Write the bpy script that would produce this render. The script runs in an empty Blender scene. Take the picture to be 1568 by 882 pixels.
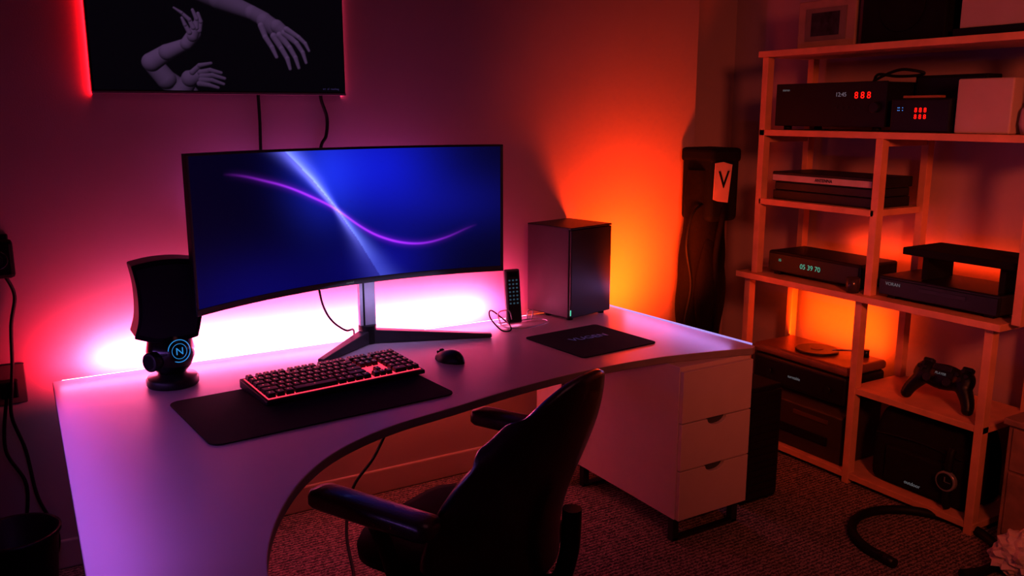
import bpy, bmesh, math, random
import numpy as np
from mathutils import Vector, Matrix
random.seed(4)
sc=bpy.context.scene
COL=bpy.context.collection
try:
    sc.view_settings.view_transform='Standard'
    sc.view_settings.gamma=.82
except Exception: pass

# ---------------------------------------------------------------- materials
_m={}
def mat(name,col,rough=.5,metal=0,em=None,es=0,var=.12,scale=12,bump=0,bscale=80,spec=.5,coat=0):
    if name in _m: return _m[name]
    m=bpy.data.materials.new(name);m.use_nodes=True;nt=m.node_tree
    b=nt.nodes["Principled BSDF"]
    tc=nt.nodes.new("ShaderNodeTexCoord");n=nt.nodes.new("ShaderNodeTexNoise")
    n.inputs["Scale"].default_value=scale;n.inputs["Detail"].default_value=4
    nt.links.new(tc.outputs["Object"],n.inputs["Vector"])
    r=nt.nodes.new("ShaderNodeValToRGB")
    r.color_ramp.elements[0].position=.3;r.color_ramp.elements[1].position=.7
    r.color_ramp.elements[0].color=(*[c*(1-var) for c in col],1)
    r.color_ramp.elements[1].color=(*[min(1,c*(1+var)) for c in col],1)
    nt.links.new(n.outputs["Fac"],r.inputs["Fac"]);nt.links.new(r.outputs["Color"],b.inputs["Base Color"])
    b.inputs["Roughness"].default_value=rough;b.inputs["Metallic"].default_value=metal
    b.inputs["Specular IOR Level"].default_value=spec
    if coat: b.inputs["Coat Weight"].default_value=coat
    if em:
        b.inputs["Emission Color"].default_value=(*em,1);b.inputs["Emission Strength"].default_value=es
    if bump:
        n2=nt.nodes.new("ShaderNodeTexNoise");n2.inputs["Scale"].default_value=bscale
        bp=nt.nodes.new("ShaderNodeBump");bp.inputs["Strength"].default_value=bump;bp.inputs["Distance"].default_value=.01
        nt.links.new(tc.outputs["Object"],n2.inputs["Vector"]);nt.links.new(n2.outputs["Fac"],bp.inputs["Height"])
        nt.links.new(bp.outputs["Normal"],b.inputs["Normal"])
    _m[name]=m;return m
def screenmat(name,strength,spec=.15,rough=.4):
    m=bpy.data.materials.new(name);m.use_nodes=True;nt=m.node_tree
    b=nt.nodes["Principled BSDF"];a=nt.nodes.new("ShaderNodeAttribute");a.attribute_name="Col"
    b.inputs["Base Color"].default_value=(.002,.002,.003,1);b.inputs["Roughness"].default_value=rough
    b.inputs["Specular IOR Level"].default_value=spec
    nt.links.new(a.outputs["Color"],b.inputs["Emission Color"]);b.inputs["Emission Strength"].default_value=strength
    return m
WALL=mat("wall_paint",(.46,.34,.38),.85,var=.03,scale=3,bump=.05,bscale=200,spec=.2)
TRIM=mat("trim_paint",(.55,.42,.42),.5,var=.03)
CEIL=mat("ceiling_paint",(.22,.18,.19),.9)
DESK=mat("desk_laminate",(.62,.49,.55),.34,var=.02,scale=2)
EDGE=mat("desk_edge",(.26,.20,.20),.5)
DRAW=mat("drawer_laminate",(.58,.48,.50),.45,var=.02)
WOOD=mat("shelf_wood",(.68,.36,.20),.5,var=.12,scale=9)
BLK=mat("black_plastic",(.009,.008,.010),.42,var=.1,spec=.4)
BLKM=mat("black_matte",(.007,.006,.008),.8,var=.2,spec=.2)
BLKG=mat("black_gloss",(.006,.005,.007),.18,var=.05)
DKG=mat("dark_grey_metal",(.04,.04,.045),.4,metal=.7)
SIL=mat("silver_metal",(.55,.55,.60),.35,metal=.7)
WHT=mat("white_plastic",(.50,.40,.39),.55,var=.03)
PADM=mat("mousepad_cloth",(.009,.008,.011),.9,bump=.2,bscale=900,spec=.2)
LEA=mat("black_leather",(.014,.011,.014),.34,bump=.10,bscale=160,spec=.6,coat=.25)
RUB=mat("rubber",(.006,.006,.006),.6,spec=.3)
def em(name,c,s): return mat(name,(.01,.01,.01),.5,em=c,es=s)
E_RED=em("display_red",(1,.012,.006),2.2);E_CY=em("display_cyan",(.14,.7,.50),.6);E_BL=em("display_blue",(.1,.4,1),1.2)
E_WH=em("print_glow_white",(.7,.7,.75),.2);E_PUR=em("print_glow_purple",(.3,.22,.8),.13);E_LOGO=em("logo_blue",(.05,.35,.8),.85)  # white and purple print carries a faint glow of its own, without any lamp
E_PINK=em("led_pink",(1,.45,.75),7);E_ORG=em("led_orange",(1,.15,.01),3);E_VIO=em("led_violet",(.55,.42,1),.9)
# ---------------------------------------------------------------- geometry helpers
def link(o,parent=None):
    COL.objects.link(o)
    if parent: o.parent=parent
    return o
def group(name,loc=(0,0,0),rz=0):
    e=bpy.data.objects.new(name,None);e.empty_display_size=.05;COL.objects.link(e)
    e.location=loc;e.rotation_euler=(0,0,math.radians(rz));return e
def fin(name,bm,parent,m,smooth=False,bevel=0,seg=2):
    me=bpy.data.meshes.new(name);bmesh.ops.recalc_face_normals(bm,faces=bm.faces);bm.to_mesh(me);bm.free()
    for x in (m if isinstance(m,(list,tuple)) else [m]): me.materials.append(x)
    o=bpy.data.objects.new(name,me);link(o,parent)
    if smooth:
        for p in me.polygons:p.use_smooth=True
    if bevel:
        b=o.modifiers.new("b","BEVEL");b.width=bevel;b.segments=seg;b.limit_method='ANGLE'
    return o
def addbox(bm,lo,hi,M=None):
    r=bmesh.ops.create_cube(bm,size=1)
    S=Matrix.Diagonal(((hi[0]-lo[0]),(hi[1]-lo[1]),(hi[2]-lo[2]),1))
    T=Matrix.Translation([(lo[i]+hi[i])/2 for i in range(3)])
    X=T@S
    if M: X=M@X
    bmesh.ops.transform(bm,matrix=X,verts=r['verts'])
def box(name,parent,lo,hi,m,bevel=.003,M=None,seg=2):
    bm=bmesh.new();addbox(bm,lo,hi,M);return fin(name,bm,parent,m,bevel=bevel,seg=seg)
def addcone(bm,p1,p2,r1,r2,seg=24):
    p1=Vector(p1);p2=Vector(p2);d=p2-p1
    r=bmesh.ops.create_cone(bm,cap_ends=True,segments=seg,radius1=r1,radius2=r2,depth=d.length)
    q=Vector((0,0,1)).rotation_difference(d).to_matrix().to_4x4()
    bmesh.ops.transform(bm,matrix=Matrix.Translation((p1+p2)/2)@q,verts=r['verts'])
def cyl(name,parent,p1,p2,r1,m,r2=None,seg=28,bevel=0):
    bm=bmesh.new();addcone(bm,p1,p2,r1,r1 if r2 is None else r2,seg)
    o=fin(name,bm,parent,m,bevel=bevel)
    for p in o.data.polygons:
        if len(p.vertices)==4:p.use_smooth=True
    return o
def addsph(bm,c,s,seg=20,M=None):
    r=bmesh.ops.create_uvsphere(bm,u_segments=seg,v_segments=seg//2+2,radius=1)
    if isinstance(s,(int,float)): s=(s,s,s)
    X=Matrix.Translation(c)@(M if M else Matrix())@Matrix.Diagonal((*s,1))
    bmesh.ops.transform(bm,matrix=X,verts=r['verts'])
def sph(name,parent,c,s,m,seg=28,M=None):
    bm=bmesh.new();addsph(bm,c,s,seg,M);return fin(name,bm,parent,m,smooth=True)
def prism(name,parent,pts,z0,z1,m,bevel=.002,side=None,M=None):
    bm=bmesh.new()
    a=[bm.verts.new((p[0],p[1],z1)) for p in pts];b=[bm.verts.new((p[0],p[1],z0)) for p in pts]
    bm.faces.new(a);bm.faces.new(b[::-1]);n=len(pts)
    for i in range(n):
        f=bm.faces.new((a[i],b[i],b[(i+1)%n],a[(i+1)%n]))
        if side: f.material_index=1
    if M: bmesh.ops.transform(bm,matrix=M,verts=bm.verts)
    return fin(name,bm,parent,[m,side] if side else m,bevel=bevel)
def lathe(name,parent,prof,c,m,seg=40,bevel=0):
    bm=bmesh.new();rings=[]
    for r,z in prof:
        rings.append([bm.verts.new((c[0]+max(r,1e-4)*math.cos(2*math.pi*i/seg),c[1]+max(r,1e-4)*math.sin(2*math.pi*i/seg),z)) for i in range(seg)])
    for k in range(len(rings)-1):
        for i in range(seg):
            bm.faces.new((rings[k][i],rings[k][(i+1)%seg],rings[k+1][(i+1)%seg],rings[k+1][i]))
    bm.faces.new(rings[0][::-1]);bm.faces.new(rings[-1])
    return fin(name,bm,parent,m,smooth=True,bevel=0)
def crom(pts,n=8,closed=False):
    P=[Vector(p) for p in pts];out=[]
    N=len(P)
    for i in range(N-1):
        p0=P[max(i-1,0)];p1=P[i];p2=P[i+1];p3=P[min(i+2,N-1)]
        for k in range(n):
            t=k/n
            out.append(.5*((2*p1)+(p2-p0)*t+(2*p0-5*p1+4*p2-p3)*t*t+(3*p1-p0-3*p2+p3)*t**3))
    out.append(P[-1]);return out
def tube(name,parent,pts,r,m,n=8,radii=None):
    q=crom(pts,n)
    cu=bpy.data.curves.new(name,'CURVE');cu.dimensions='3D';cu.bevel_depth=r;cu.bevel_resolution=4;cu.use_fill_caps=True
    s=cu.splines.new('POLY');s.points.add(len(q)-1)
    for i,p in enumerate(q): s.points[i].co=(*p,1)
    cu.materials.append(m)
    o=bpy.data.objects.new(name,cu);return link(o,parent)
def text(name,parent,body,loc,rot,size,m,ext=.0005):
    cu=bpy.data.curves.new(name,'FONT');cu.body=body;cu.size=size;cu.extrude=ext;cu.align_x='CENTER';cu.align_y='CENTER'
    cu.materials.append(m);o=bpy.data.objects.new(name,cu);link(o,parent)
    o.location=loc;o.rotation_euler=rot;return o
def gridmesh(name,parent,f,nu,nv,m,smooth=True,solid=0,off=-1,sub=0):
    bm=bmesh.new();V=[[bm.verts.new(f(i/nu,j/nv)) for j in range(nv+1)] for i in range(nu+1)]
    for i in range(nu):
        for j in range(nv): bm.faces.new((V[i][j],V[i+1][j],V[i+1][j+1],V[i][j+1]))
    me=bpy.data.meshes.new(name);bm.to_mesh(me);bm.free();me.materials.append(m)
    if smooth:
        for p in me.polygons:p.use_smooth=True
    o=bpy.data.objects.new(name,me);link(o,parent)
    if solid:
        s=o.modifiers.new("s","SOLIDIFY");s.thickness=solid;s.offset=off
    if sub:
        s=o.modifiers.new("u","SUBSURF");s.levels=sub;s.render_levels=sub
    return o
def colorgrid(name,parent,f,colf,nu,nv,m):
    me=bpy.data.meshes.new(name)
    u=np.linspace(0,1,nu+1);v=np.linspace(0,1,nv+1)
    UU,VV=np.meshgrid(u,v,indexing='ij')
    co=f(UU,VV).reshape(-1,3)
    idx=np.arange((nu+1)*(nv+1)).reshape(nu+1,nv+1)
    q=np.stack([idx[:-1,:-1],idx[1:,:-1],idx[1:,1:],idx[:-1,1:]],-1).reshape(-1,4)
    me.from_pydata(co.tolist(),[],q.tolist())
    a=me.color_attributes.new("Col",'FLOAT_COLOR','POINT')
    C=colf(UU,VV).reshape(-1,3);C=np.concatenate([C,np.ones((len(C),1))],1).astype(np.float32)
    a.data.foreach_set("color",C.ravel());me.materials.append(m)
    for p in me.polygons:p.use_smooth=True
    o=bpy.data.objects.new(name,me);return link(o,parent)
R90=math.pi/2
# ---------------------------------------------------------------- room
WY=3.36;RX=3.62;CX=3.12
def carpet():
    m=bpy.data.materials.new("carpet_weave");m.use_nodes=True;nt=m.node_tree;b=nt.nodes["Principled BSDF"]
    tc=nt.nodes.new("ShaderNodeTexCoord")
    w=nt.nodes.new("ShaderNodeTexWave");w.inputs["Scale"].default_value=17;w.inputs["Distortion"].default_value=7;w.inputs["Detail"].default_value=4;w.inputs["Detail Scale"].default_value=5
    w.bands_direction='Y'
    n=nt.nodes.new("ShaderNodeTexNoise");n.inputs["Scale"].default_value=110;n.inputs["Detail"].default_value=6
    mx=nt.nodes.new("ShaderNodeMath");mx.operation='MULTIPLY'
    nt.links.new(tc.outputs["Object"],w.inputs["Vector"]);nt.links.new(tc.outputs["Object"],n.inputs["Vector"])
    nt.links.new(w.outputs["Fac"],mx.inputs[0]);nt.links.new(n.outputs["Fac"],mx.inputs[1])
    r=nt.nodes.new("ShaderNodeValToRGB");r.color_ramp.elements[0].color=(.07,.055,.055,1);r.color_ramp.elements[1].color=(.44,.30,.27,1)
    r.color_ramp.elements[1].position=.55
    nt.links.new(mx.outputs[0],r.inputs["Fac"]);nt.links.new(r.outputs["Color"],b.inputs["Base Color"])
    bp=nt.nodes.new("ShaderNodeBump");bp.inputs["Strength"].default_value=.6;bp.inputs["Distance"].default_value=.008
    nt.links.new(mx.outputs[0],bp.inputs["Height"]);nt.links.new(bp.outputs["Normal"],b.inputs["Normal"])
    b.inputs["Roughness"].default_value=.95;b.inputs["Specular IOR Level"].default_value=.1
    return m
box("floor",None,(-1.7,-1.6,-.1),(RX+.1,3.8,0),carpet(),0)
box("ceiling",None,(-1.7,-1.6,2.6),(RX+.1,3.8,2.7),CEIL,0)
box("wall_back",None,(-1.7,WY,0),(CX,3.8,2.6),WALL,0)
box("wall_alcove",None,(CX,3.6,0),(RX+.1,3.8,2.6),WALL,0)
box("wall_right",None,(RX,-1.6,0),(RX+.1,3.6,2.6),WALL,0)
box("wall_left",None,(-1.7,-1.6,0),(-1.6,WY,2.6),WALL,0)
box("wall_front",None,(-1.6,-1.6,0),(RX,-1.5,2.6),WALL,0)
for nm,lo,hi in (("baseboard_back",(-1.6,WY-.018,0),(CX,WY,.11)),("baseboard_right",(RX-.018,-1.5,0),(RX,3.6,.11)),("baseboard_left",(-1.6,-1.5,0),(-1.582,WY-.02,.11))):
    box(nm,None,lo,hi,TRIM,.006)
# ---------------------------------------------------------------- desk
front=[(2.50,2.312),(2.30,2.36),(2.074,2.40),(1.77,2.403),(1.47,2.364),(1.193,2.301),(.949,2.245),(.76,2.155),(.62,2.03),(.51,1.87),(.432,1.70),(.395,1.55),(.375,1.35),(.37,1.15)]
fc=[(v[0],v[1]) for v in crom([(a,b,0) for a,b in front],6)]
outline=[(.13,3.24),(2.475,3.24),(2.53,2.33)]+fc+[(.35,1.10),(.30,1.07),(.12,1.07),(.075,1.12)]
desk=group("curved_desk")
prism("desk_top",desk,outline[::-1],.712,.74,DESK,.003,side=EDGE)
prism("side_panel",desk,[(.15,1.25),(.175,1.25),(.205,3.1),(.18,3.1)],0,.712,DRAW,.002)
box("rear_panel_leg",desk,(2.07,3.0,0),(2.095,3.2,.712),DRAW,.002)
D0=(2.14,2.31);D1=(2.505,3.04)
box("pedestal_carcass",desk,(D0[0],D0[1]+.02,.10),(D1[0],D1[1],.711),DRAW,.002)
zs=[.102,.305,.495,.700]
for i in range(3):
    lo,hi=zs[i],zs[i+1]-.005
    w0,w1=D0[0]+.003,D1[0]-.003;mid=(w0+w1)/2
    if i<2:
        prof=[(w0,lo),(w1,lo),(w1,hi),(mid+.05,hi)]+[(mid+.05*math.cos(a),hi-.028*math.sin(a)) for a in [math.pi*k/12 for k in range(1,12)]]+[(mid-.05,hi),(w0,hi)]
    else: prof=[(w0,lo),(w1,lo),(w1,hi),(w0,hi)]
    M=Matrix(((1,0,0,0),(0,0,1,D0[1]),(0,1,0,0),(0,0,0,1)))
    prism("drawer_front_%d"%(i+1),desk,prof,0,.018,DRAW,.0015,M=M)
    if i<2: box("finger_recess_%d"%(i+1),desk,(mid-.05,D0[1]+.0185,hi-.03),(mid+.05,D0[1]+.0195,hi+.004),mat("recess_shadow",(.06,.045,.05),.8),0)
for nm,yy in (("sled_leg_front",2.36),("sled_leg_rear",2.95)):
    bm=bmesh.new()
    addbox(bm,(2.15,yy-.015,0),(2.18,yy+.015,.10));addbox(bm,(2.465,yy-.015,0),(2.495,yy+.015,.10));addbox(bm,(2.15,yy-.015,0),(2.495,yy+.015,.012))
    fin(nm,bm,desk,DKG,bevel=.001)
led=group("led_light_strip")
box("strip_pink",led,(.16,3.2405,.722),(2.05,3.249,.738),E_PINK,0)
box("strip_orange",led,(2.05,3.2405,.722),(2.47,3.249,.738),E_ORG,0)
prism("strip_violet",led,[(2.485,3.23),(2.492,3.23),(2.545,2.36),(2.537,2.36)],.728,.742,E_VIO,0)
# ---------------------------------------------------------------- wall television
tv=group("wall_television")
TX0,TX1,TZ0=.345,1.245,1.708;TW=TX1-TX0;TH=.53
box("tv_body",tv,(TX0,WY-.05,TZ0),(TX1,WY-.012,TZ0+TH),BLK,.003)
box("wall_bracket",tv,(.6,WY-.013,1.8),(1.0,WY,2.1),BLKM,.002)
box("bottom_trim",tv,(TX0,WY-.054,TZ0-.004),(TX1,WY-.03,TZ0+.004),mat("trim_dark",(.20,.17,.21),.4),.001)
caps=[]
def cap(x1,y1,r1,x2,y2,r2,b=1.0): caps.append((x1,y1,r1,x2,y2,r2,b))
cap(262,150,20,232,124,16,.8);cap(232,124,16,212,98,15,.9);cap(212,98,15,236,82,13);cap(236,82,13,266,68,9.5)
cap(266,68,10,279,52,11);cap(276,56,9,284,38,8)
for c in ((287,46,4.6,290,32,4),(290,32,4,287,20,3.2),(283,42,4.6,284,28,4),(284,28,4,279,15,3),(278,42,4.4,273,30,3.8),(273,30,3.8,262,20,3),(262,20,3,251,13,2),(272,50,4.5,266,38,3.6),(266,38,3.6,262,28,2.6)): cap(*c,b=1.05)
cap(250,150,16,268,122,13,.8);cap(268,122,14,282,116,10,.9)
for c in ((284,112,5,300,108,4.2),(300,108,4.2,317,112,3),(286,118,5,303,116,4.2),(303,116,4.2,322,121,3),(285,124,5,302,124,4),(302,124,4,320,130,2.8),(282,130,5,297,132,4),(297,132,4,311,136,2.8),(272,112,5,284,101,4.2),(284,101,4.2,302,97,2.8)): cap(*c,b=.85)
cap(255,-30,19,320,-4,17,.8);cap(320,-4,17,372,14,12.5,.9);cap(372,14,12.5,392,24,13);cap(392,26,14,412,40,15);cap(412,34,12,426,46,11)
for c in ((386,34,6,392,52,5),(392,52,5,402,68,4.6),(402,68,4.6,409,84,3.4),
          (406,50,6.5,418,70,5),(418,70,5,427,86,4.6),(427,86,4.6,431,103,3.2),
          (416,48,6.5,432,68,5),(432,68,5,441,84,4.4),(441,84,4.4,446,101,3.2),
          (424,44,6.2,444,60,4.8),(444,60,4.8,454,75,4.2),(454,75,4.2,459,92,3),
          (428,38,5.6,448,50,4.2),(448,50,4.2,459,60,3.8),(459,60,3.8,465,72,2.6)): cap(*c,b=1.1)
def tvcol(U,V):
    X=127+U*398;Y=141-V*235
    C=np.zeros(U.shape+(3,));C[...,0]=.0030;C[...,1]=.0020;C[...,2]=.0045
    base=np.array([.12,.065,.155])
    for (x1,y1,r1,x2,y2,r2,b) in caps:
        dx,dy=x2-x1,y2-y1;L=dx*dx+dy*dy
        t=np.clip(((X-x1)*dx+(Y-y1)*dy)/L,0,1)
        r=r1+(r2-r1)*t;ex=X-(x1+dx*t);ey=Y-(y1+dy*t);d=np.sqrt(ex*ex+ey*ey)/r
        nz=np.sqrt(np.clip(1-d*d,0,1));nx=ex/r;ny=ey/r
        sh=np.clip(.55*nz-.45*ny-.2*nx+.12,.05,1.2)*b
        a=np.clip((1-d)*r/1.0,0,1)[...,None]
        C=C*(1-a)+a*(base*sh[...,None])
    return C
colorgrid("tv_picture",tv,lambda U,V:np.stack([TX0+.006+U*(TW-.012),np.full(U.shape,WY-.0515),TZ0+.008+V*(TH-.014)],-1),tvcol,440,260,screenmat("tv_screen",.95,.03,.6))
text("tv_caption",tv,"art  of  reaching",(TX1-.06,WY-.053,TZ0+.02),(R90,0,0),.010,E_PUR)
tube("tv_cable",None,[(.91,WY-.02,1.80),(.915,WY-.012,1.62),(.912,WY-.012,1.45),(.92,WY-.012,1.2),(.94,WY-.012,1.05)],.006,RUB)
tube("tv_cable",None,[(1.15,WY-.03,1.76),(1.155,WY-.02,1.69),(1.178,WY-.012,1.62),(1.172,WY-.012,1.55),(1.145,WY-.012,1.48),(1.14,WY-.012,1.2),(1.13,WY-.05,1.1)],.0065,RUB)
# ---------------------------------------------------------------- curved monitor
mon=group("curved_monitor")
A=Vector((.548,2.88));B=Vector((1.828,3.09));mid=(A+B)/2;ex=(B-A).normalized();ey=Vector((-ex.y,ex.x));HW=(B-A).length/2
def MW(x,y): p=mid+ex*x+ey*y;return p.x,p.y
SAG=.145;Z0,Z1=.988,1.512
def sc_y(x): return SAG*(1-(x/HW)**2)
def shell(y0,y1,x0,x1,z0,z1,name,m,n=40):
    bm=bmesh.new();L=[]
    for i in range(n+1):
        x=x0+(x1-x0)*i/n;L.append([bm.verts.new((*MW(x,sc_y(x)+yy),zz)) for yy,zz in ((y0,z0),(y0,z1),(y1,z1),(y1,z0))])
    for i in range(n):
        for k in range(4): bm.faces.new((L[i][k],L[i][(k+1)%4],L[i+1][(k+1)%4],L[i+1][k]))
    bm.faces.new(L[0][::-1]);bm.faces.new(L[-1]);return fin(name,bm,mon,m,bevel=.0015)
BEZ=mat("bezel_grey",(.05,.045,.055),.45)
shell(.003,.035,-HW,HW,Z0,Z1,"housing",BLK)
shell(-.003,.004,-HW,HW,Z0,Z0+.022,"lower_bezel",BEZ)
shell(-.002,.004,-HW,HW,Z1-.008,Z1,"upper_bezel",DKG)
shell(-.002,.004,-HW,-HW+.010,Z0,Z1,"left_bezel",BEZ,2)
shell(-.002,.004,HW-.010,HW,Z0,Z1,"right_bezel",BEZ,2)
def monf(U,V):
    x=-HW+.010+U*(2*HW-.020);y=SAG*(1-(x/HW)**2)+.001
    px=mid.x+ex.x*x+ey.x*y;py=mid.y+ex.y*x+ey.y*y
    return np.stack([px,py,Z0+.022+V*(Z1-Z0-.030)],-1)
def moncol(U,V):
    C=np.zeros(U.shape+(3,))
    def add(w,c):
        for k in range(3): C[...,k]+=w*c[k]
    add(np.ones_like(U),(.0024,.0022,.030))
    add(np.exp(-((U-.60)/.20)**2-((V-.88)/.36)**2),(.007,.016,.58))
    add(np.exp(-((U-.42)/.11)**2-((V-.80)/.36)**2),(.018,.045,.50))
    add(np.exp(-((U-.20)/.30)**2-((V-.0)/.30)**2),(.005,.004,.19))
    add(np.exp(-((U-.62)/.16)**2-((V-.10)/.25)**2),(.005,.005,.24))
    add(np.exp(-((U-.80)/.25)**2-((V-.55)/.25)**2),(.004,.005,.17))
    xc=np.interp(V,[0,.3,.57,.8,1],[.605,.535,.462,.385,.305]);wd=.008+.085*np.abs(V-.57)
    t=(U-xc)/wd
    add(np.exp(-t*t)*(.35+.65*np.clip((V-.1)/.5,0,1)),(.20,.25,.90))
    t2=(U-xc+.004)/(.35*wd+.004);add(np.exp(-t2*t2)*np.exp(-((V-.66)/.30)**2),(.40,.48,.9))
    left=(U<xc);C[left]*=np.array([.55,.45,.62])
    xs=[.10,.15,.31,.457,.56,.63,.69,.74,.79,.88,.93];ys=[.87,.86,.75,.575,.37,.285,.24,.225,.235,.31,.38]
    xx=np.linspace(.10,.93,200);yy=np.interp(xx,xs,ys);k=np.ones(25)/25;yp=np.pad(yy,12,mode='edge');yy=np.convolve(yp,k,'valid')
    yc=np.interp(U,xx,yy);fade=np.clip((U-.10)/.28,0,1)*np.clip((.93-U)/.28,0,1)
    add(np.exp(-((V-yc)/.008)**2)*fade,(.55,.05,.95));add(np.exp(-((V-yc)/.03)**2)*fade,(.09,.006,.24))
    return C
colorgrid("display_panel",mon,monf,moncol,360,150,screenmat("monitor_screen",1.05,.08,.4))
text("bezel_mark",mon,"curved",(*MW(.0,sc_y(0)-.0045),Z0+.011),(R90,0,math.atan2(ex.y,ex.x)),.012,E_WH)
hub=Vector((1.245,3.165))
cx_,cy_=MW(.05,SAG+.06)
box("rear_housing",mon,(-.22,0,-.14),(.22,.045,.14),BLK,.015,M=Matrix.Translation((cx_,cy_-.035,1.25))@Matrix.Rotation(math.atan2(ex.y,ex.x),4,'Z'))
COLM=mat("stand_aluminium",(.60,.60,.66),.5,metal=.0)
prism("stand_column",mon,[(hub.x-.034,hub.y-.012),(hub.x+.034,hub.y-.012),(hub.x+.028,hub.y+.025),(hub.x-.028,hub.y+.025)],.76,1.22,COLM,.004)
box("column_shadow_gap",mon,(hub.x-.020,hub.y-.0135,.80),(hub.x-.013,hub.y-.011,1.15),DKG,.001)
def leg(name,tip,w=.045):
    t=Vector(tip);d=(t-hub).normalized();s=Vector((-d.y,d.x))
    bm=bmesh.new()
    a=hub-d*.02
    top=[(a+s*w*.55,.80),(a-s*w*.55,.80),(t-s*w*.30,.757),(t+s*w*.30,.757)]
    bot=[(a+s*w*.55,.741),(a-s*w*.55,.741),(t-s*w*.30,.741),(t+s*w*.30,.741)]
    T=[bm.verts.new((p.x,p.y,z)) for p,z in top];Bq=[bm.verts.new((p.x,p.y,z)) for p,z in bot]
    bm.faces.new(T);bm.faces.new(Bq[::-1])
    for i in range(4): bm.faces.new((T[i],Bq[i],Bq[(i+1)%4],T[(i+1)%4]))
    fin(name,bm,mon,mat("stand_grey",(.07,.06,.08),.35,metal=.3),bevel=.004)
leg("stand_leg_left",(.985,2.975));leg("stand_leg_right",(1.71,2.985))
cyl("stand_hub",mon,(hub.x,hub.y,.741),(hub.x,hub.y,.815),.036,BLK,bevel=.003)
tube("monitor_cable",None,[(1.06,3.20,1.02),(1.05,3.12,.93),(1.07,3.08,.87),(1.13,3.10,.82),(1.20,3.20,.79),(1.22,3.26,.72)],.004,RUB)
# ---------------------------------------------------------------- desk mat, keyboard, mouse
def roundrect(w,h,r,n=6):
    o=[]
    for cx,cy,a0 in ((w/2-r,h/2-r,0),(-w/2+r,h/2-r,90),(-w/2+r,-h/2+r,180),(w/2-r,-h/2+r,270)):
        for k in range(n+1):
            a=math.radians(a0+90*k/n);o.append((cx+r*math.cos(a),cy+r*math.sin(a)))
    return o
g=group("desk_mat",(.835,2.60,.7405),4.5)
prism("mat_sheet",g,roundrect(.79,.45,.035,8),0,.004,PADM,.001)
g=group("mousepad",(2.02,2.73,.7405),5)
prism("pad_sheet",g,roundrect(.385,.37,.02),0,.004,PADM,.001)
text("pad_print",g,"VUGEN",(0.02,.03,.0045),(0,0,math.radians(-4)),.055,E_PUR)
kb=group("mechanical_keyboard",(.955,2.742,.7445),6)
W,Dp=.575,.235
bm=bmesh.new()
prof=[(-Dp/2,0),(Dp/2,0),(Dp/2,.030),(-Dp/2,.014)]
a=[bm.verts.new((-W/2,y,z)) for y,z in prof];b=[bm.verts.new((W/2,y,z)) for y,z in prof]
bm.faces.new(a);bm.faces.new(b[::-1])
for i in range(4): bm.faces.new((a[i],b[i],b[(i+1)%4],a[(i+1)%4]))
fin("case",bm,kb,BLK,bevel=.003)
def kz(y): return .014+.016*(y+Dp/2)/Dp
KCAP=mat("keycap_plastic",(.014,.007,.009),.32,var=.1)
KGL=em("key_backlight",(1,.05,.10),2.0)
bmk=bmesh.new();bml=bmesh.new()
rows=[[1,.3,1,1,1,1,.3,1,1,1,1,.3,1,1,1,1,.3,1,1,1,.3,1,1,1,1],
      [1]*13+[2,.3,1,1,1,.3,1,1,1,1],
      [1.5]+[1]*12+[1.5,.3,1,1,1,.3,1,1,1,1],
      [1.75]+[1]*11+[2.25,.3,-3,.3,1,1,1,1],
      [2.25]+[1]*10+[2.75,.3,-1,1,-1,.3,1,1,1,1],
      [1.25,1.25,1.25,6.25,1.25,1.25,1.25,1.25,.3,1,1,1,.3,2,1,1]]
pitch=(Dp-.03)/6;un=(W-.022)/22.6
tilt=math.atan(.016/Dp)
for ri,row in enumerate(rows):
    tot=sum(abs(v) for v in row);x=-W/2+.011;sc_=22.6/tot
    y=Dp/2-.015-pitch*(ri+.5)
    for kw in row:
        w=abs(kw)*un*sc_
        if kw>.5:
            r=bmesh.ops.create_cube(bmk,size=1)
            T=Matrix.Translation((x+w/2,y,kz(y)+.009))@Matrix.Rotation(tilt,4,'X')@Matrix.Diagonal((w-.004,pitch-.005,.015,1))
            bmesh.ops.transform(bmk,matrix=T,verts=r['verts'])
            for v in sorted(r['verts'],key=lambda q:-q.co.z)[:4]:
                v.co.x+=(x+w/2-v.co.x)*(.004/max(w,.01));v.co.y+=(y-v.co.y)*.16
            r=bmesh.ops.create_cube(bml,size=1)
            T=Matrix.Translation((x+w/2-.002,y+.003,kz(y)+.0166))@Matrix.Rotation(tilt,4,'X')@Matrix.Diagonal((.004,.0045,.0006,1))
            bmesh.ops.transform(bml,matrix=T,verts=r['verts'])
        x+=w
fin("keycaps",bmk,kb,KCAP,bevel=.0015)
fin("key_legends",bml,kb,em("legend_glow",(1,.22,.20),1.1))
gridmesh("backlight_plate",kb,lambda u,v:(-W/2+.01+u*(W-.02),-Dp/2+.012+v*(Dp-.024),kz(-Dp/2+.012+v*(Dp-.024))+.0008),2,2,KGL,smooth=False)
ms=group("computer_mouse",(1.405,2.765,.7405),18)
bm=bmesh.new();addsph(bm,(0,0,0),(.038,.070,.043),32)
for v in bm.verts:
    if v.co.z<0: v.co.z*=.02
    y=v.co.y/.070
    v.co.z*=1-.25*y;v.co.x*=1+.10*math.cos(y*3.2)-.06*(y>0)*y
fin("mouse_shell",bm,ms,BLK,smooth=True)
cyl("scroll_wheel",ms,(-.005,.040,.030),(.005,.040,.030),.009,RUB)
box("button_split",ms,(-.0008,.02,.024),(.0008,.062,.036),BLKM,0,M=Matrix.Rotation(-.15,4,'X'))
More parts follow.
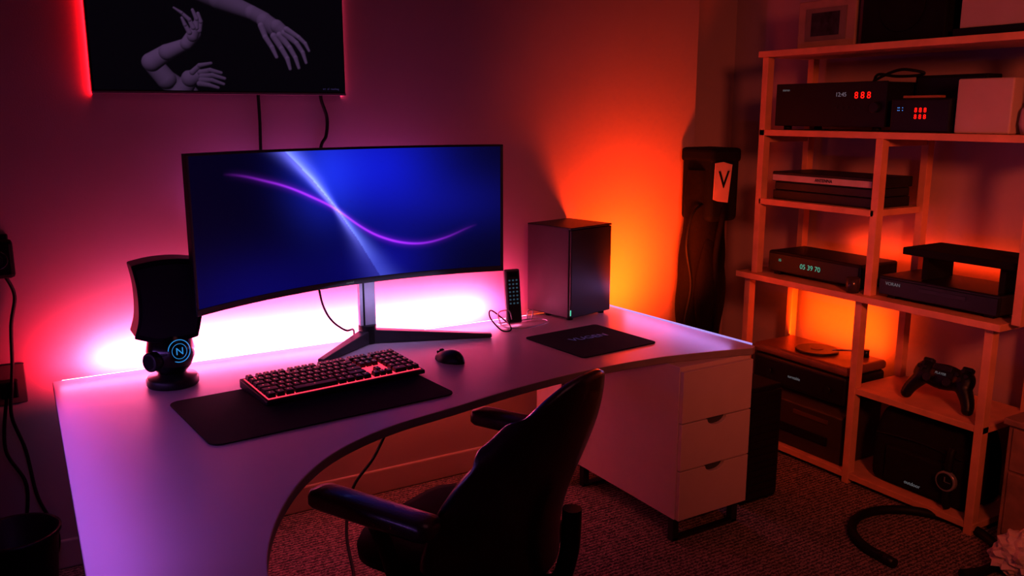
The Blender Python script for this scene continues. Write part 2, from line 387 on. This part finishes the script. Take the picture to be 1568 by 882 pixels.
# ---------------------------------------------------------------- remote in wire cradle
rc=group("remote_control",(1.895,3.11,.742),-8)
M=Matrix.Rotation(math.radians(-8),4,'X')
box("remote_body",rc,(-.036,-.010,.006),(.036,.012,.240),mat("remote_grey",(.16,.12,.15),.45),.008,M=M)
box("remote_face",rc,(-.028,-.0118,.012),(.030,-.009,.232),BLK,.002,M=M)
bm=bmesh.new()
for i in range(3):
    for j in range(7):
        addbox(bm,(-.021+i*.0165,-.0135,.09+j*.0165),(-.021+i*.0165+.009,-.0115,.097+j*.0165),M)
fin("buttons",bm,rc,em("remote_buttons",(.15,.35,.5),.25),bevel=.001)
box("remote_display",rc,(-.02,-.0135,.208),(.02,-.0115,.226),BLKG,.001,M=M)
cr=group("wire_cradle",(1.915,3.09,.7425),0)
tube("base_loop",cr,[(-.08,.06,.004),(.11,.05,.004),(.12,-.03,.004),(-.03,-.07,.004),(-.09,.0,.004),(-.08,.06,.004)],.003,SIL)
tube("side_arm",cr,[(-.08,.03,.004),(-.10,.02,.06),(-.06,.0,.07),(-.045,.0,.03)],.0025,SIL)
tube("side_arm_2",cr,[(.08,.04,.004),(.075,.02,.05),(.05,.02,.05),(.045,.02,.02)],.0025,SIL)
tube("charging_cable",None,[(1.87,3.12,.75),(1.80,3.14,.81),(1.77,3.10,.79),(1.79,3.04,.746),(1.83,3.03,.745),(1.85,3.09,.77)],.003,RUB)
# ---------------------------------------------------------------- desktop computer
pc=group("desktop_computer_tower",(2.135,3.035,.7402),12)
PW,PD,PH=.268,.268,.412
PSD=mat("pc_side_panel",(.035,.022,.032),.5,metal=.1)
box("case_shell",pc,(0,.012,.012),(PW,PD,PH-.002),PSD,.004)
box("front_panel",pc,(.004,0,.014),(PW-.002,.012,PH-.01),BLK,.003)
box("top_lip",pc,(0,0,PH-.008),(PW,PD,PH),BLK,.002)
for i,(x,y) in enumerate(((.03,.03),(PW-.03,.03),(.03,.16),(PW-.05,.12))): cyl("foot_%d"%(i+1),pc,(x,y,0),(x,y,.013),.014,RUB)
box("status_light",pc,(.001,-.001,.025),(.006,.002,.050),em("led_green",(.1,.8,.5),1.0),0)
# ---------------------------------------------------------------- desk speaker
sp_=group("desk_speaker",(.478,3.0,.7405),0);sp_.scale=(.95,.95,.95)
lathe("base",sp_,[(0,0),(.084,0),(.088,.006),(.088,.026),(.082,.034),(.05,.038),(.045,.05)],(0,0),BLK)
lathe("body_ball",sp_,[(.045,.045),(.066,.07),(.080,.105),(.082,.13),(.074,.165),(.055,.195),(.045,.21)],(0,0),BLKG)
cyl("side_driver",sp_,(-.055,-.045,.105),(-.083,-.062,.105),.034,DKG,bevel=.004)
cyl("side_driver_cone",sp_,(-.080,-.060,.105),(-.085,-.064,.105),.024,BLKM)
for nm,R in (("logo_ring",.040),("logo_inner_ring",.027)):
    pts=[];
    for k in range(33):
        a=2*math.pi*k/32;lx=R*math.cos(a);lz=R*math.sin(a)
        dy=-math.sqrt(max(.0864**2-lx*lx-(lz*.9)**2,0));pts.append((lx*.9+.016,dy+.001,.137+lz))
    tube(nm,sp_,pts,.0016 if R>.03 else .001,E_LOGO,1)
text("logo_mark",sp_,"N",(.016,-.0855,.137),(R90,0,.15),.036,E_LOGO,.001)
def horn(name,y0,y1,m,s=1):
    L=crom([(-.118,0,.195),(-.100,0,.26),(-.098,0,.36),(-.110,0,.440)],5);Rr=crom([(.115,0,.442),(.100,0,.36),(.105,0,.27),(.085,0,.178)],5)
    T=crom([(-.110,0,.440),(-.04,0,.452),(.04,0,.453),(.115,0,.442)],4)[1:-1]
    Bt=crom([(.085,0,.178),(.03,0,.170),(-.05,0,.172),(-.118,0,.195)],4)[1:-1]
    P=[(p.x,p.z) for p in L+T+Rr+Bt]
    M=Matrix(((1,0,0,0),(0,0,1,0),(0,1,0,0),(0,0,0,1)))
    return prism(name,sp_,[(x*s,.31+(z-.31)*s) for x,z in P],y0,y1,m,.006,M=M)
horn("horn_head",-.05,.075,BLK);horn("horn_lip",-.058,-.05,BLKM,1.02);horn("horn_grille",-.060,-.0581,mat("grille_cloth",(.014,.012,.016),.9,bump=.5,bscale=500),.90)
cyl("neck",sp_,(0,0,.19),(0,0,.22),.05,BLK)
# ---------------------------------------------------------------- office chair
ch=group("office_chair",(1.09,2.03,0),26)
def backf(u,v):
    a=(u*2-1)
    hw=.250+.025*math.sin(v*math.pi)-.012*v
    aa=abs(a)
    x=math.sin(a*1.25)/math.sin(1.25)*hw
    wrap=(.20-.07*v)*(1-math.cos(a*1.35))/(1-math.cos(1.35))
    y=-.225-.125*v**1.3+.018*math.sin(v*6.0)+wrap
    z=.40+.60*v-(.20*v**4)*aa**2.2
    if v<.25: z+=.08*(1-v/.25)*aa**2
    return (x*(1-.10*v**5),y,z)
gridmesh("backrest_shell",ch,backf,28,28,LEA,solid=.030,off=1,sub=1)
def seatf_top():
    bm=bmesh.new();pts=roundrect(.50,.48,.12,8)
    rings=[(.90,.405),(1,.42),(1.01,.45),(.97,.475),(.80,.488),(.4,.478),(.05,.474)]
    V=[[bm.verts.new((x*s,y*s+.03,z)) for x,y in pts] for s,z in rings];n=len(pts)
    for k in range(len(V)-1):
        for i in range(n): bm.faces.new((V[k][i],V[k][(i+1)%n],V[k+1][(i+1)%n],V[k+1][i]))
    bm.faces.new(V[0][::-1]);bm.faces.new(V[-1]);return bm
fin("seat_cushion",seatf_top(),ch,mat("seat_fabric",(.006,.005,.007),.75,spec=.2),smooth=True)
bm=bmesh.new();addbox(bm,(-.11,-.16,.375),(.11,.14,.408));fin("seat_mechanism",bm,ch,DKG,bevel=.01)
for s,nm in ((-1,"left"),(1,"right")):
    X=.362*s
    pad=[(p.x,p.y) for p in [Vector(q) for q in roundrect(.085,.40,.030,8)]]
    bm=bmesh.new();rings=[(.90,.640),(1,.648),(1,.668),(.93,.682),(.6,.688),(.05,.689)]
    V=[[bm.verts.new((X+x*sx,y*(1-(1-sx)*.4)+.04,z+.0)) for x,y in pad] for sx,z in rings];n=len(pad)
    for k in range(len(V)-1):
        for i in range(n): bm.faces.new((V[k][i],V[k][(i+1)%n],V[k+1][(i+1)%n],V[k+1][i]))
    bm.faces.new(V[0][::-1]);bm.faces.new(V[-1]);fin("armrest_pad_"+nm,bm,ch,LEA,smooth=True)
    tube("armrest_support_"+nm,ch,[(X,.04,.645),(X,.0,.58),(X*.98,-.04,.47),(X*.8,-.04,.40),(X*.3,-.02,.39)],.022,BLK)
tube("back_support",ch,[(0,-.10,.39),(0,-.27,.385),(0,-.32,.48),(0,-.33,.62)],.026,BLK)
cyl("gas_lift",ch,(0,0,.09),(0,0,.385),.027,SIL);cyl("lift_cover",ch,(0,0,.09),(0,0,.24),.036,BLK)
for k in range(5):
    a=2*math.pi*k/5+.3;c,s=math.cos(a),math.sin(a)
    tube("base_arm_%d"%(k+1),ch,[(0,0,.115),(c*.15,s*.15,.105),(c*.29,s*.29,.075)],.022,BLK)
    bm=bmesh.new();t=Vector((-s,c,0))
    for q in (-.016,.016):
        cc=Vector((c*.29,s*.29,.030))+t*q;addcone(bm,cc-t*.008,cc+t*.008,.030,.030,20)
    addcone(bm,(c*.29,s*.29,.03),(c*.29,s*.29,.08),.008,.008,12)
    fin("caster_%d"%(k+1),bm,ch,RUB)
# ---------------------------------------------------------------- shelf unit
sh=group("wooden_shelf_unit")
FX,BX=3.19,3.545
def Yv(s): return 2.75-s
def board(nm,s0,s1,z,fx=FX,t=.028,bx=BX): box(nm,sh,(fx,Yv(s1),z-t),(bx,Yv(s0),z),WOOD,.002)
board("top_board",-.26,1.09,1.92,FX-.012);board("upper_board",-.24,1.07,1.56);board("middle_board",-.22,.42,1.235)
board("counter_board",-.31,1.02,.87,FX-.035);board("lower_board",.37,.98,.45);board("bottom_board",-.28,.985,.05)
def post(nm,s,z0,z1,x): box(nm,sh,(x,Yv(s)-.017,z0),(x+.042,Yv(s)+.017,z1),WOOD,.002)
for i,s in enumerate((-.225,.42,1.055)):
    zt=1.532 if i==1 else 1.892
    post("upper_post_front_%d"%i,s,.87,zt,FX);post("upper_post_back_%d"%i,s,.87,zt,BX-.043)
for i,s in enumerate((-.262,.385,.963)):
    post("lower_post_front_%d"%i,s,0,.842,FX-.003);post("lower_post_back_%d"%i,s,0,.842,BX-.043)
for s in (-.225,.42,1.055): box("side_rail_%d"%int(s*100+50),sh,(FX+.04,Yv(s)-.01,1.50),(BX-.04,Yv(s)+.01,1.532),WOOD,.001)
TR=(R90,0,-R90)
def item(nm): return group(nm)
g=item("photo_frame");
PW_=mat("pale_wood",(.42,.28,.22),.6)
box("frame_border",g,(3.27,2.555,1.921),(3.30,2.865,2.130),PW_,.004)
box("frame_mat",g,(3.266,2.60,1.955),(3.271,2.82,2.095),mat("frame_inner",(.25,.18,.16),.6),0);box("frame_photo",g,(3.263,2.635,1.975),(3.267,2.785,2.075),mat("photo_print",(.03,.025,.04),.3,scale=30,var=.8),0)
box("frame_strut",g,(3.30,2.69,1.921),(3.37,2.73,1.98),WOOD,.001)
g=item("subwoofer_box");box("cabinet",g,(3.24,2.12,1.921),(3.52,2.50,2.20),BLKM,.006);cyl("woofer",g,(3.241,2.31,2.06),(3.232,2.31,2.06),.10,BLKM)
g=item("storage_box");box("tray",g,(3.23,1.72,1.921),(3.52,2.08,1.953),BLK,.004);box("white_carton",g,(3.24,1.74,1.953),(3.5,2.06,2.17),WHT,.004);box("lid",g,(3.235,1.735,2.12),(3.505,2.065,2.175),WHT,.004)
g=item("av_receiver")
box("chassis",g,(3.235,2.345,1.580),(3.50,2.925,1.765),BLKM,.004);box("front_fascia",g,(3.225,2.34,1.578),(3.236,2.93,1.768),BLK,.003)
for i,(x,y) in enumerate(((3.26,2.40),(3.26,2.88),(3.47,2.40),(3.47,2.88))): cyl("foot_%d"%i,g,(x,y,1.5605),(x,y,1.581),.018,RUB)
text("clock_digits",g,"8 8 8",(3.2235,2.455,1.71),TR,.040,E_RED);text("small_readout",g,"12:45",(3.2235,2.565,1.715),TR,.026,em("dim_readout",(.5,.4,.5),.35))
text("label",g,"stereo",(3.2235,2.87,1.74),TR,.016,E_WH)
bm=bmesh.new()
for i in range(5): addbox(bm,(3.2225,2.46+i*.03,1.655),(3.2255,2.475+i*.03,1.665))
fin("button_row",bm,g,DKG);cyl("volume_knob",g,(3.225,2.385,1.66),(3.205,2.385,1.66),.022,DKG,bevel=.002)
tube("cable_coil",None,[(3.35,2.50,1.773),(3.33,2.42,1.80),(3.32,2.34,1.815),(3.34,2.26,1.80),(3.36,2.30,1.79),(3.36,2.40,1.79),(3.34,2.47,1.80),(3.38,2.52,1.776)],.006,RUB)
g=item("radio_clock")
box("case",g,(3.21,2.045,1.561),(3.38,2.305,1.695),BLK,.008)
text("red_digits",g,"8 8 8\n8 8 8",(3.2085,2.17,1.635),TR,.026,E_RED);text("blue_leds",g,":: :",(3.2085,2.26,1.655),TR,.03,E_BL)
box("gold_trim",g,(3.22,2.10,1.696),(3.26,2.26,1.706),mat("amber_plastic",(.4,.16,.05),.4),.002)
g=item("amplifier_box");box("case",g,(3.395,2.02,1.561),(3.495,2.33,1.79),BLKM,.004);box("face",g,(3.391,2.03,1.57),(3.396,2.32,1.78),BLK,.002)
g=item("cube_speaker");box("cabinet",g,(3.22,1.815,1.561),(3.385,2.03,1.765),WHT,.006);cyl("rear_port",g,(3.385,1.92,1.66),(3.389,1.92,1.66),.05,BLK)
g=item("ceramic_jar");lathe("jar",g,[(0,1.561),(.04,1.561),(.05,1.60),(.045,1.65),(.03,1.67),(.032,1.68)],(3.27,1.755),WHT)
g=item("console_stack")
box("bottom_unit",g,(3.225,2.365,1.236),(3.48,2.915,1.280),BLK,.004);box("middle_unit",g,(3.23,2.37,1.281),(3.48,2.91,1.318),DKG,.004)
box("top_unit",g,(3.22,2.365,1.320),(3.49,2.92,1.366),BLK,.004);box("silver_fascia",g,(3.2175,2.37,1.324),(3.2205,2.915,1.352),mat("fascia_silver",(.5,.45,.46),.4),.001)
text("label",g,"ANTENNA",(3.2165,2.62,1.338),TR,.02,BLKM)
g=item("set_top_box");
box("case",g,(3.235,2.40,.885),(3.49,2.93,.985),BLK,.010);box("fascia",g,(3.229,2.41,.89),(3.236,2.92,.975),BLK,.003)
text("cyan_digits",g,"05 39 70",(3.2275,2.67,.932),TR,.033,E_CY);text("cyan_small",g,"15",(3.2275,2.85,.945),TR,.018,E_CY)
for i,y in enumerate((2.45,2.88)): box("foot_%d"%i,g,(3.25,y-.02,.8702),(3.48,y+.02,.886),RUB,.002)
g=item("small_cup");lathe("cup",g,[(0,.8705),(.026,.8705),(.030,.90),(.030,.935),(.026,.935),(.024,.88)],(3.192,2.405),mat("brown_glass",(.06,.03,.03),.25))
g=item("disc_player");box("case",g,(3.21,1.77,.885),(3.49,2.29,.965),BLK,.006);box("fascia",g,(3.204,1.775,.887),(3.211,2.285,.955),BLK,.003);box("disc_tray",g,(3.2015,1.90,.925),(3.206,2.10,.940),DKG,.001)
for i,y in enumerate((1.82,2.24)): box("foot_%d"%i,g,(3.23,y-.02,.8702),(3.47,y+.02,.886),RUB,.002)
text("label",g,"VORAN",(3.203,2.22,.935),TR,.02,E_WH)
g=item("monitor_riser");box("riser_top",g,(3.22,1.73,1.065),(3.48,2.20,1.095),BLKM,.004)
for i,y in enumerate((1.80,2.12)): box("riser_leg_%d"%i,g,(3.26,y-.012,.966),(3.44,y+.012,1.066),BLKM,.002)
g=item("record_player");
box("cabinet",g,(3.205,2.41,.335),(3.485,2.965,.475),BLK,.02,seg=4);box("lid",g,(3.20,2.405,.476),(3.488,2.97,.520),mat("walnut_lid",(.22,.09,.05),.35),.020,seg=4)
cyl("platter",g,(3.33,2.68,.5205),(3.33,2.68,.532),.100,mat("platter_brown",(.03,.015,.012),.4),bevel=.004);cyl("label_disc",g,(3.33,2.68,.5325),(3.33,2.68,.5335),.028,mat("record_label",(.12,.05,.04),.5))
tube("tonearm",g,[(3.44,2.49,.547),(3.40,2.52,.550),(3.34,2.60,.542)],.004,SIL);cyl("tonearm_pivot",g,(3.44,2.49,.520),(3.44,2.49,.555),.014,DKG)
text("label",g,"turntable",(3.2035,2.70,.40),TR,.02,E_WH)
for i,y in enumerate((2.50,2.85)): cyl("knob_%d"%i,g,(3.205,y,.40),(3.192,y,.40),.014,DKG)
g=item("printer");
prism("printer_body",g,[(3.22,.0505),(3.49,.0505),(3.49,.334),(3.30,.334),(3.22,.27)],-2.93,-2.42,mat("printer_brown",(.05,.028,.02),.5),.006,M=Matrix(((1,0,0,0),(0,0,-1,0),(0,1,0,0),(0,0,0,1))))
box("paper_slot",g,(3.214,2.50,.12),(3.221,2.85,.16),BLKM,.001);box("panel_label",g,(3.214,2.50,.225),(3.2195,2.70,.245),mat("dark_amber_plastic",(.12,.05,.03),.4),.001)
g=group("game_controller",(3.29,2.01,.575),0)
g.rotation_euler=(0,math.radians(-62),0);g.scale=(.9,.9,.9)
bm=bmesh.new();addsph(bm,(0,0,0),(.060,.12,.030),24)
addsph(bm,(.01,0,0),(.050,.085,.034),24)
for s in (-1,1):
    addsph(bm,(.0,s*.095,0),(.058,.052,.034),20)
    for k in range(7):
        t=k/6;addsph(bm,(-.03-.085*t,s*(.105+.045*math.sin(t*1.4)),-.004-.01*t),.036-.010*t,14)
o=fin("controller_body",bm,g,BLK,smooth=True);rm=o.modifiers.new("r","REMESH");rm.mode='VOXEL';rm.voxel_size=.005;rm.use_smooth_shade=True;s_=o.modifiers.new("s","SMOOTH");s_.iterations=4
for i,s in enumerate((-1,1)):
    cyl("stick_post_%d"%i,g,(-.028,s*.048,.025),(-.028,s*.048,.045),.010,BLK);cyl("stick_cap_%d"%i,g,(-.028,s*.048,.043),(-.028,s*.048,.050),.019,DKG,bevel=.002)
box("dpad_h",g,(.012,.072,.028),(.026,.118,.040),DKG,.002);box("dpad_v",g,(-.004,.088,.028),(.042,.102,.040),DKG,.002)
for i,(a,b) in enumerate(((.040,-.095),(-.002,-.095),(.019,-.116),(.019,-.074))): cyl("face_button_%d"%i,g,(a,b,.028),(a,b,.041),.009,DKG)
box("touch_strip",g,(.02,-.045,.030),(.048,.045,.0365),DKG,.002)
text("label",g,"PLAYER",(.005,0,.0345),(0,0,-R90),.016,E_WH)
for i,s in enumerate((-1,1)): box("trigger_%d"%i,g,(.045,s*.095-.025,-.02),(.070,s*.095+.025,.012),DKG,.008)
g=item("backpack")
bm=bmesh.new();addbox(bm,(3.24,1.83,.052),(3.49,2.28,.395));bmesh.ops.subdivide_edges(bm,edges=bm.edges[:],cuts=5,use_grid_fill=True)
for v in bm.verts:
    t=(v.co.z-.05)/.345;c=Vector((3.365,2.055,v.co.z))
    k=1-.22*max(0,t-.55)**1.3*2;v.co.x=c.x+(v.co.x-c.x)*k;v.co.y=c.y+(v.co.y-c.y)*k
    if v.co.z>.06: v.co.x+=.006*math.sin(v.co.y*60)*t
NY=mat("nylon_black",(.009,.008,.010),.75,bump=.4,bscale=300,spec=.25)
o=fin("bag_body",bm,g,NY,smooth=True,bevel=0);ss=o.modifiers.new("s","SUBSURF");ss.levels=2;ss.render_levels=2
box("front_pocket",g,(3.222,1.92,.075),(3.25,2.20,.235),NY,.012)
tube("carry_handle",g,[(3.36,2.14,.372),(3.36,2.12,.408),(3.36,2.0,.408),(3.36,1.98,.372)],.009,RUB)
tube("zip_line",g,[(3.238,2.26,.27),(3.236,2.05,.285),(3.238,1.86,.27)],.003,DKG)
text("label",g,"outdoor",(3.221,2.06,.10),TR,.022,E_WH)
g=group("wrist_watch",(3.203,1.895,.185),0)
tube("strap",g,[(.012,0,.13),(0,0,.09),(-.004,0,0),(0,0,-.09),(.010,0,-.117)],.015,RUB);
cyl("watch_case",g,(.0,0,0),(-.022,0,0),.042,SIL,bevel=.003);cyl("watch_dial",g,(-.0221,0,0),(-.0235,0,0),.034,BLKM)
box("hour_hand",g,(-.025,-.002,0),(-.0236,.002,.02),SIL,0);box("minute_hand",g,(-.025,-.026,-.001),(-.0236,0,.001),SIL,0)
# ---------------------------------------------------------------- golf style bag in the corner
g=group("golf_bag",(3.095,3.222,0),0)
def bagf(u,v):
    a=2*math.pi*u;z=.002+1.36*v
    r=.104+.014*math.sin(v*3.1)+.005*math.sin(v*14)-.02*(v<.03)
    rr=r*(1+.05*math.cos(2*a)+.03*math.sin(3*a+v*9)+.035*math.sin(v*31+a*2))
    return (rr*math.cos(a)*1.05-.045*(1-v),rr*math.sin(a)*.85,z)
BAGM=mat("bag_fabric",(.008,.005,.006),.8,bump=.3,bscale=40,spec=.15)
gridmesh("bag_tube",g,bagf,32,60,BAGM)
cyl("bag_bottom",g,(-.045,0,.0),(-.045,0,.03),.09,RUB)
box("hood",g,(-.085,-.115,1.11),(.105,.105,1.465),BLKM,.028,seg=4)
box("hood_lid",g,(-.090,-.12,1.40),(.110,.11,1.470),BLKM,.020,seg=3)
gridmesh("side_pocket",g,lambda u,v:(-.03+.10*math.cos(math.pi+u*math.pi)*math.sin(.3+v*2.5),-.075-.055*math.sin(u*math.pi)*math.sin(.1+v*2.9),.45+.60*v),16,16,BAGM,solid=.01)
MF=Matrix(((1,0,0,0),(0,0,-1,.0),(0,1,0,0),(0,0,0,1)))
prism("white_patch",g,[(-.080,1.225),(-.050,1.215),(.02,1.205),(.040,1.39),(-.02,1.405),(-.075,1.40)],.1215,.1245,mat("patch_white",(.60,.42,.42),.6),.002,M=MF)
text("patch_letter",g,"V",(-.016,-.126,1.315),(R90,0,0),.12,BLKM,.001)
tube("shoulder_strap",g,[(-.08,-.06,1.20),(-.16,-.07,1.15),(-.19,-.07,1.0),(-.15,-.07,.8),(-.18,-.07,.6),(-.14,-.07,.45)],.006,RUB)
tube("loose_strap",g,[(.0,-.12,1.18),(-.03,-.14,1.12),(-.05,-.13,.95),(-.03,-.12,.75),(-.02,-.12,.55)],.014,BAGM)
# ---------------------------------------------------------------- floor objects
g=item("computer_case");box("case",g,(2.60,2.42,.012),(2.80,2.86,.52),BLKM,.006);box("front_grille",g,(2.605,2.412,.03),(2.795,2.421,.50),BLK,.003)
bm=bmesh.new()
for i in range(14): addbox(bm,(2.615,2.408,.05+i*.032),(2.785,2.413,.062+i*.032))
fin("grille_slats",bm,g,BLK)
for i,(x,y) in enumerate(((2.63,2.45),(2.77,2.45),(2.63,2.83),(2.77,2.83))): cyl("foot_%d"%i,g,(x,y,0),(x,y,.014),.014,RUB)
c0=(2.97,1.83);Rr=.26
pts=[(c0[0]+Rr*math.cos(a)*.98,c0[1]+Rr*math.sin(a),.019+.0*a) for a in [math.radians(-118+ (300*k/24)) for k in range(25)]]
g=group("vacuum_hose");tube("hose",g,pts,.018,RUB,3);e0=Vector(pts[-1]);e1=Vector(pts[-2]);dd=(e0-e1).normalized();cyl("hose_cuff",g,e0-dd*.01,e0+dd*.05,.019,BLK,r2=.0189)
g=group("crumpled_paper_bag",(3.08,1.50,0))
bm=bmesh.new();bmesh.ops.create_icosphere(bm,subdivisions=4,radius=1)
from mathutils import noise as mn
for v in bm.verts:
    p=v.co.copy();k=1+.45*abs(mn.noise(p*2.3))+.3*mn.noise(p*6);v.co=Vector((p.x*.10*k,p.y*.10*k,(p.z*.075*k)));v.co.z=max(v.co.z+.07,.001)
fin("crumple",bm,g,mat("paper_white",(.75,.62,.58),.7))
g=item("bedside_cabinet");CW=mat("cabinet_wood",(.32,.17,.10),.5,scale=14,var=.25)
box("carcass",g,(3.22,1.25,.03),(3.60,1.69,.485),CW,.004);box("top_slab",g,(3.205,1.235,.485),(3.60,1.705,.51),CW,.004)
box("door_panel",g,(3.212,1.27,.05),(3.221,1.67,.30),CW,.003);box("drawer_panel",g,(3.212,1.27,.31),(3.221,1.67,.475),CW,.003);sph("knob",g,(3.203,1.47,.39),.012,SIL);box("plinth",g,(3.23,1.26,0),(3.59,1.68,.03),CW,0)
g=item("waste_bin");lathe("bin",g,[(0,.002),(.10,.002),(.125,.29),(.135,.30),(.135,.31),(.122,.31),(.10,.02),(0,.02)],(-.03,3.06),BLK)
g=item("wall_camera");box("mount_plate",g,(-.03,WY-.012,1.09),(.05,WY,1.24),BLK,.004);box("camera_body",g,(-.035,WY-.075,1.10),(.06,WY-.012,1.225),BLKM,.012);cyl("lens",g,(.01,WY-.075,1.165),(.01,WY-.095,1.165),.032,BLKG,bevel=.003);cyl("lens_ring",g,(.01,WY-.094,1.165),(.01,WY-.098,1.165),.018,DKG)
g=item("wall_outlet");box("plate",g,(-.06,WY-.010,.65),(.055,WY,.79),mat("outlet_plate",(.12,.08,.09),.5),.003);box("plug",g,(-.025,WY-.05,.68),(.03,WY-.01,.74),BLK,.006)
tube("camera_cable",None,[(.03,WY-.03,1.10),(.05,WY-.02,1.03),(.03,WY-.02,.93),(.02,WY-.03,.80),(.01,WY-.052,.72),(.0,WY-.06,.62),(.03,WY-.03,.48),(.05,WY-.03,.30),(.10,WY-.03,.14),(.07,WY-.05,.03)],.006,RUB)
tube("power_cable",None,[(-.01,WY-.05,.68),(-.03,WY-.04,.5),(.02,WY-.03,.35),(.0,WY-.04,.15),(.04,WY-.06,.02)],.006,RUB)
tube("desk_cable",None,[(1.36,3.2,.70),(1.33,3.1,.5),(1.22,3.05,.32),(1.10,3.0,.22),(1.03,2.9,.10),(.98,2.7,.02),(.9,2.5,.012),(.7,2.4,.012)],.006,RUB)
# ---------------------------------------------------------------- lights
def area(name,loc,dirv,sx,sy,p,col,spread=180):
    l=bpy.data.lights.new(name,'AREA');l.shape='RECTANGLE';l.size=sx;l.size_y=sy;l.energy=p;l.color=col;l.spread=math.radians(spread)
    o=bpy.data.objects.new(name,l);link(o);o.location=loc
    d=Vector(dirv).normalized();
    o.rotation_euler=d.to_track_quat('-Z','Y').to_euler();return o
def strip(name,x0,x1,y,z,dirv,p,col,h=.02):
    return area(name,((x0+x1)/2,y,z),dirv,abs(x1-x0),h,p,col)
up=(0,1,.6)
strip("led_lamp_red",.14,.42,3.262,.75,up,3.2,(1,.02,.06))
strip("led_lamp_pink",.42,1.30,3.262,.75,up,11,(1,.08,.25))
strip("led_lamp_pink_b",1.30,2.0,3.262,.75,up,8,(1,.05,.18))
area("led_lamp_core",(1.08,3.258,.75),(0,1,.35),1.6,.012,9,(1,.34,.55),130)
strip("led_lamp_desk_glow",.15,2.0,3.235,.775,(0,-1,-.25),1.9,(1,.28,.6))
strip("under_desk_lamp",1.0,2.0,3.15,.66,(0,1,-1.2),2.4,(1,.11,.013))
area("orange_corner_lamp",(2.60,3.14,.74),(.12,1,.45),.25,.2,5,(1,.12,.005))
area("orange_wall_lamp",(2.62,2.86,.80),(.16,1,.50),.15,.15,12,(1,.065,.002),112)
area("violet_fill_left",(.085,2.3,.86),(1,0,-.5),.02,1.4,1.9,(.50,.20,1)).rotation_euler=(0,math.radians(-62),0)  # unseen fill added for the violet sheen on the desk's left wing
area("violet_lamp_right",(2.57,2.85,.82),(-1,0,-.4),.02,.7,.7,(.55,.35,1)).rotation_euler=(0,math.radians(65),0)
area("stand_fill",(1.22,3.06,.975),(0,.55,-1),.7,.03,.6,(.62,.50,1))  # unseen fill added under the monitor to brighten stand column and legs
area("tv_led_left",(TX0+.004,WY-.006,1.95),(-1,.1,0),.010,.5,.8,(1,.01,.02))
area("tv_led_right",(TX1-.004,WY-.006,1.95),(1,.1,0),.010,.5,.2,(1,.08,.2))
area("wall_fill_violet",(1.15,3.26,1.30),(0,1,.9),.9,.1,1.3,(.60,.14,.65))  # unseen violet fill added behind the monitor to tint the wall
area("shelf_led_low",(3.50,2.75,.62),(1,.1,.25),.5,.25,4.5,(1,.09,.003))
area("shelf_led_mid",(3.555,2.3,1.0),(1,0,.4),.9,.03,1.1,(1,.07,.005))
area("overhead_fill",(1.5,1.2,2.5),(0.1,.2,-1),.9,.9,2.2,(1,.25,.34))  # dim unseen fill added for the whole room, no fixture modelled
area("warm_shelf_fill",(1.0,-.6,2.2),(2.2,2.9,-1.1),.4,.4,8.0,(1,.17,.07),55)  # unseen warm fill added to brighten the shelf's wood from the front
w=bpy.data.worlds.new("World");sc.world=w;w.use_nodes=True;w.node_tree.nodes["Background"].inputs[0].default_value=(.02,.01,.012,1);w.node_tree.nodes["Background"].inputs[1].default_value=.3
# ---------------------------------------------------------------- camera
cam=bpy.data.cameras.new("camera");cam.sensor_width=36;cam.lens=36*1330/1568
co=bpy.data.objects.new("camera",cam);link(co);co.location=(0,0,1.64)
co.rotation_euler=(math.radians(90)-math.atan(269/1330.),0,-math.radians(31.2))
sc.camera=co
